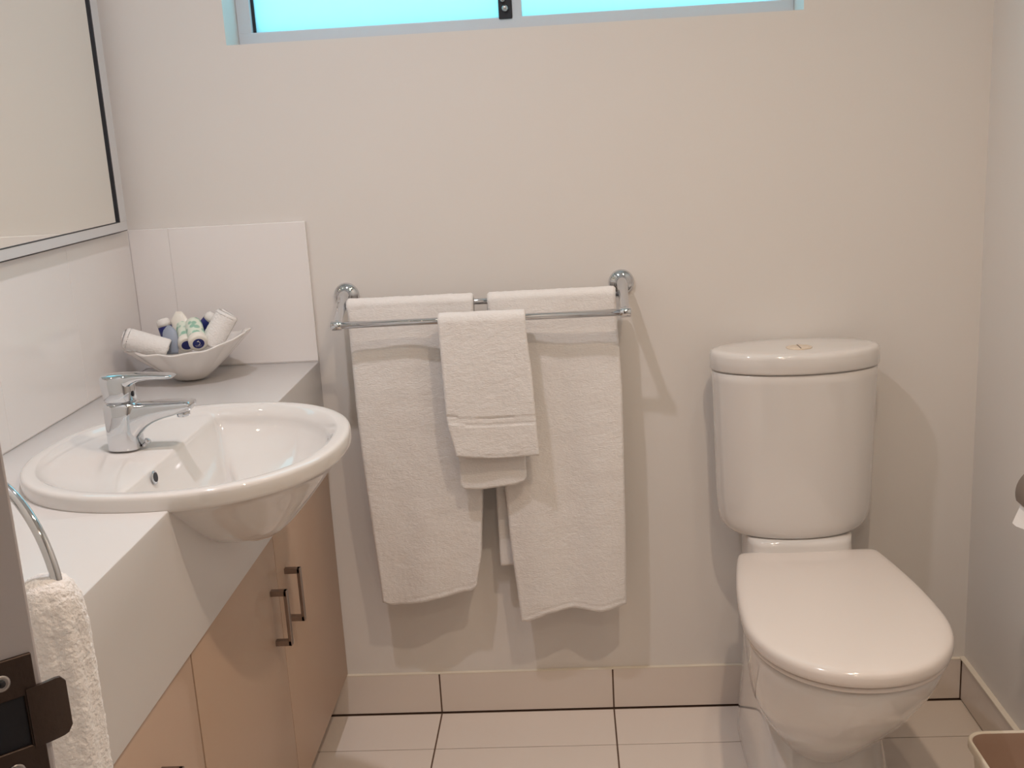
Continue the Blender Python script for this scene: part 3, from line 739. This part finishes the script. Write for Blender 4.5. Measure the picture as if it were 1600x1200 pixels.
# ------------------------------------------------------------------ shell dish with toiletries
dish = Vector((.150, -.130, .8585))
NS, ND = 240, 26
bm = bmesh.new()
def shell_pt(a, s, up=0.0):
    """a: angle, s: 0 centre..1 rim"""
    ribs = 1 + .055 * (abs(math.sin(5.5 * a + .4)) - .6) * min(1, s * 1.3) ** 2
    rx = .134 if math.cos(a) > 0 else .128
    x = rx * math.cos(a) * s * ribs; y = .098 * math.sin(a) * s * ribs
    h = .069 + .028 * max(0, math.cos(a)) ** 2.5 + .006 * max(0, -math.cos(a)) ** 2 + .004 * max(0, math.sin(a))
    z = h * max(0, (s - .22) / .78) ** 1.15 + .0012 + .0012 * math.sin(13 * a) * s ** 2
    return dish + Vector((x, y, z + up))
rings = []
for k_ in range(ND + 1):
    s = .02 + .98 * k_ / ND; rings.append([shell_pt(2 * PI * i / NS, s) for i in range(NS)])
for k_ in range(ND, -1, -1):
    s = .02 + .965 * k_ / ND; rings.append([shell_pt(2 * PI * i / NS, s, .0042) for i in range(NS)])
loft(bm, rings)
sd = link('shell_dish', bm, SHELLC)
tag(sd, 'white scalloped shell dish of toiletries in the corner of the counter', 'dish')

def rolled_cloth(p0, p1, r, label):
    p0, p1 = Vector(p0), Vector(p1); d = (p1 - p0).normalized(); L = (p1 - p0).length
    s = d.cross(Vector((0, 0, 1))).normalized(); u_ = s.cross(d)
    bm = bmesh.new(); nl = 60; rings = []
    turns = 2.6; nsp = 150
    # outline of a spiral strip: outer side out, inner side back
    base = []
    for k_ in range(nsp + 1):
        t = k_ / nsp; a = 2 * PI * turns * t; rr = r * (.18 + .80 * t); base.append((a, rr))
    th = r * .13
    for j in range(nl + 1):
        v = j / nl; e = min(1, min(v, 1 - v) * L / .004 + .25); c = p0 + (p1 - p0) * v
        ro = []
        for a, rr in base:
            k2 = rr + th * e * .9
            p = c + (s * math.cos(a) + u_ * math.sin(a)) * k2 + d * (.003 * math.sin(a * .5 + 1) * (1 if v > .9 or v < .1 else 0))
            ro.append(p + (s * math.cos(a) + u_ * math.sin(a)) * noise.noise(p * 400) * .0008)
        for a, rr in base[::-1]:
            k2 = rr - th * e * .9; ro.append(c + (s * math.cos(a) + u_ * math.sin(a)) * k2)
        rings.append(ro)
    loft(bm, rings)
    o = link('rolled_washcloth', bm, TERRY)
    return tag(o, label, 'washcloth', 'rolled washcloths in the shell dish')
rolled_cloth((.046, -.195, .963), (.125, -.178, .931), .0235, 'rolled white washcloth lying low at the left end of the shell dish')
rolled_cloth((.244, -.125, .992), (.205, -.145, .930), .0255, 'rolled white washcloth standing up at the right end of the shell dish')

def bottle(c, d, L, r, label, body_m, end_m=True, grp='toiletry bottles in the shell dish', emblem=False):
    """c: centre of the round end that faces out, d: direction of the body away from that end"""
    c, d = Vector(c), Vector(d).normalized()
    t = empty('toiletry_bottle', c, label, 'bottle', grp)
    bm = bmesh.new(); lathe(bm, [(r * .55, 0), (r * .93, .0004), (r, .003), (r, L * .3), (r, L * .8), (r * .9, L * .93), (r * .5, L)], c, d, 40); link('bottle_body', bm, body_m, t)
    bm = bmesh.new(); lathe(bm, [(r * 1.05, .0), (r * 1.08, .002), (r * 1.08, .014), (r * 1.03, .016)], c - d * .002, d, 40); lathe(bm, [(r * .9, -.0004), (r * 1.04, .0004)], c - d * .002, d, 40); cp = link('bottle_end', bm, CREAMP, t)
    if end_m:
        bm = bmesh.new(); lathe(bm, [(r * .66, 0), (r * .66, .0006)], c - d * .0029, d, 40); lb = link('round_label', bm, NAVY, t, smooth=False)
        lb['label'] = 'round navy label'
        if emblem:
            q = d.to_track_quat('Z', 'Y'); bm = bmesh.new()
            # small pale looping emblem with a line of tiny marks below
            xax = d.cross(Vector((0, 0, 1))).normalized() * -1; zax = xax.cross(d).normalized()
            if zax.z < 0: zax = -zax
            cc = c - d * .0033
            if xax.x < 0: xax = -xax
            pts = [cc + xax * (r * .20 * math.cos(a) * (1 - .3 * k2)) + zax * (r * (.26 - .36 * k2) + r * .13 * math.sin(a)) for k2, a in [(i / 23, 2.6 - 4.6 * i / 23) for i in range(24)]]
            tube(bm, pts, r * .028, 6)
            tube(bm, [cc + xax * r * -.1 + zax * r * .3, cc + xax * r * .02 + zax * r * .44], r * .03, 6)
            for k2 in range(5): tube(bm, [cc + xax * r * (-.36 + .15 * k2) + zax * r * (-.24), cc + xax * r * (-.29 + .15 * k2) + zax * r * (-.22)], r * .022, 5)
            for k2 in range(4): tube(bm, [cc + xax * r * (-.27 + .15 * k2) + zax * r * (-.40), cc + xax * r * (-.20 + .15 * k2) + zax * r * (-.38)], r * .018, 5)
            link('emblem', bm, CREAMP, lb)
    return t
bottle((.194, -.186, .9450), (-.34, .75, .40), .075, .0175, 'toiletry bottle with its whole round navy end label facing out of the shell dish', LEAF, emblem=True)
bottle((.163, -.166, .9390), (-.30, .75, .42), .075, .0165, 'toiletry bottle with a half hidden navy end label, behind the fully visible one', LEAF)
def cap_bottle(c, d, label, rs=.0145):
    c, d = Vector(c), Vector(d).normalized()
    t = empty('miniature_bottle', c, label, 'bottle', 'miniature bottles with pearly caps')
    bm = bmesh.new(); lathe(bm, [(rs * .3, 0), (rs * .75, .001), (rs * .95, .005), (rs, .011), (rs, .017)], c, d, 32); link('bottle_cap', bm, CLEARC, t)
    bm = bmesh.new(); lathe(bm, [(rs * .97, .017), (rs * .98, .0175), (rs * .98, .048), (rs * .9, .050)], c, d, 32); link('bottle_body', bm, NAVY, t)
    return t
cap_bottle((.098, -.112, .9860), (.25, -.1, -1), 'miniature navy bottle with a pearly cap left of the grey sachet')
cap_bottle((.205, -.100, .9880), (-.95, -.05, -1), 'miniature navy bottle with a pearly cap beside the upright washcloth')
# grey-blue sachet, leaning
bm = bmesh.new()
rings = []
for k_ in range(13):
    v = k_ / 12; w_ = .012 + .004 * math.sin(PI * v) - (.009 * max(0, v - .8) / .2); t_ = .0010 + .006 * math.sin(PI * v) ** .6
    c_ = Vector((.133, -.172, .922)) + Vector((-.008, .02, .056)) * v
    rings.append([c_ + Vector((w_ * math.cos(2 * PI * i / 24), t_ * math.sin(2 * PI * i / 24), 0)) for i in range(24)])
loft(bm, rings); tag(link('sachet', bm, GREYS), 'grey blue sachet standing between the left washcloth and the leaf print bottles', 'sachet')
bm = bmesh.new()
rings = []
for k_ in range(13):
    v = k_ / 12; w_ = .013 + .010 * v - (.016 * max(0, v - .75) / .25); t_ = .002 + .006 * math.sin(PI * v) ** .6
    c_ = Vector((.146, -.140, .925)) + Vector((-.012, .03, .074)) * v
    rings.append([c_ + Vector((w_ * math.cos(2 * PI * i / 24), t_ * math.sin(2 * PI * i / 24) - .15 * w_ * math.cos(2 * PI * i / 24), 0)) for i in range(24)])
loft(bm, rings); tag(link('folded_wrapper', bm, CREAMP), 'cream pointed wrapper standing behind the grey sachet in the shell dish', 'wrapper')
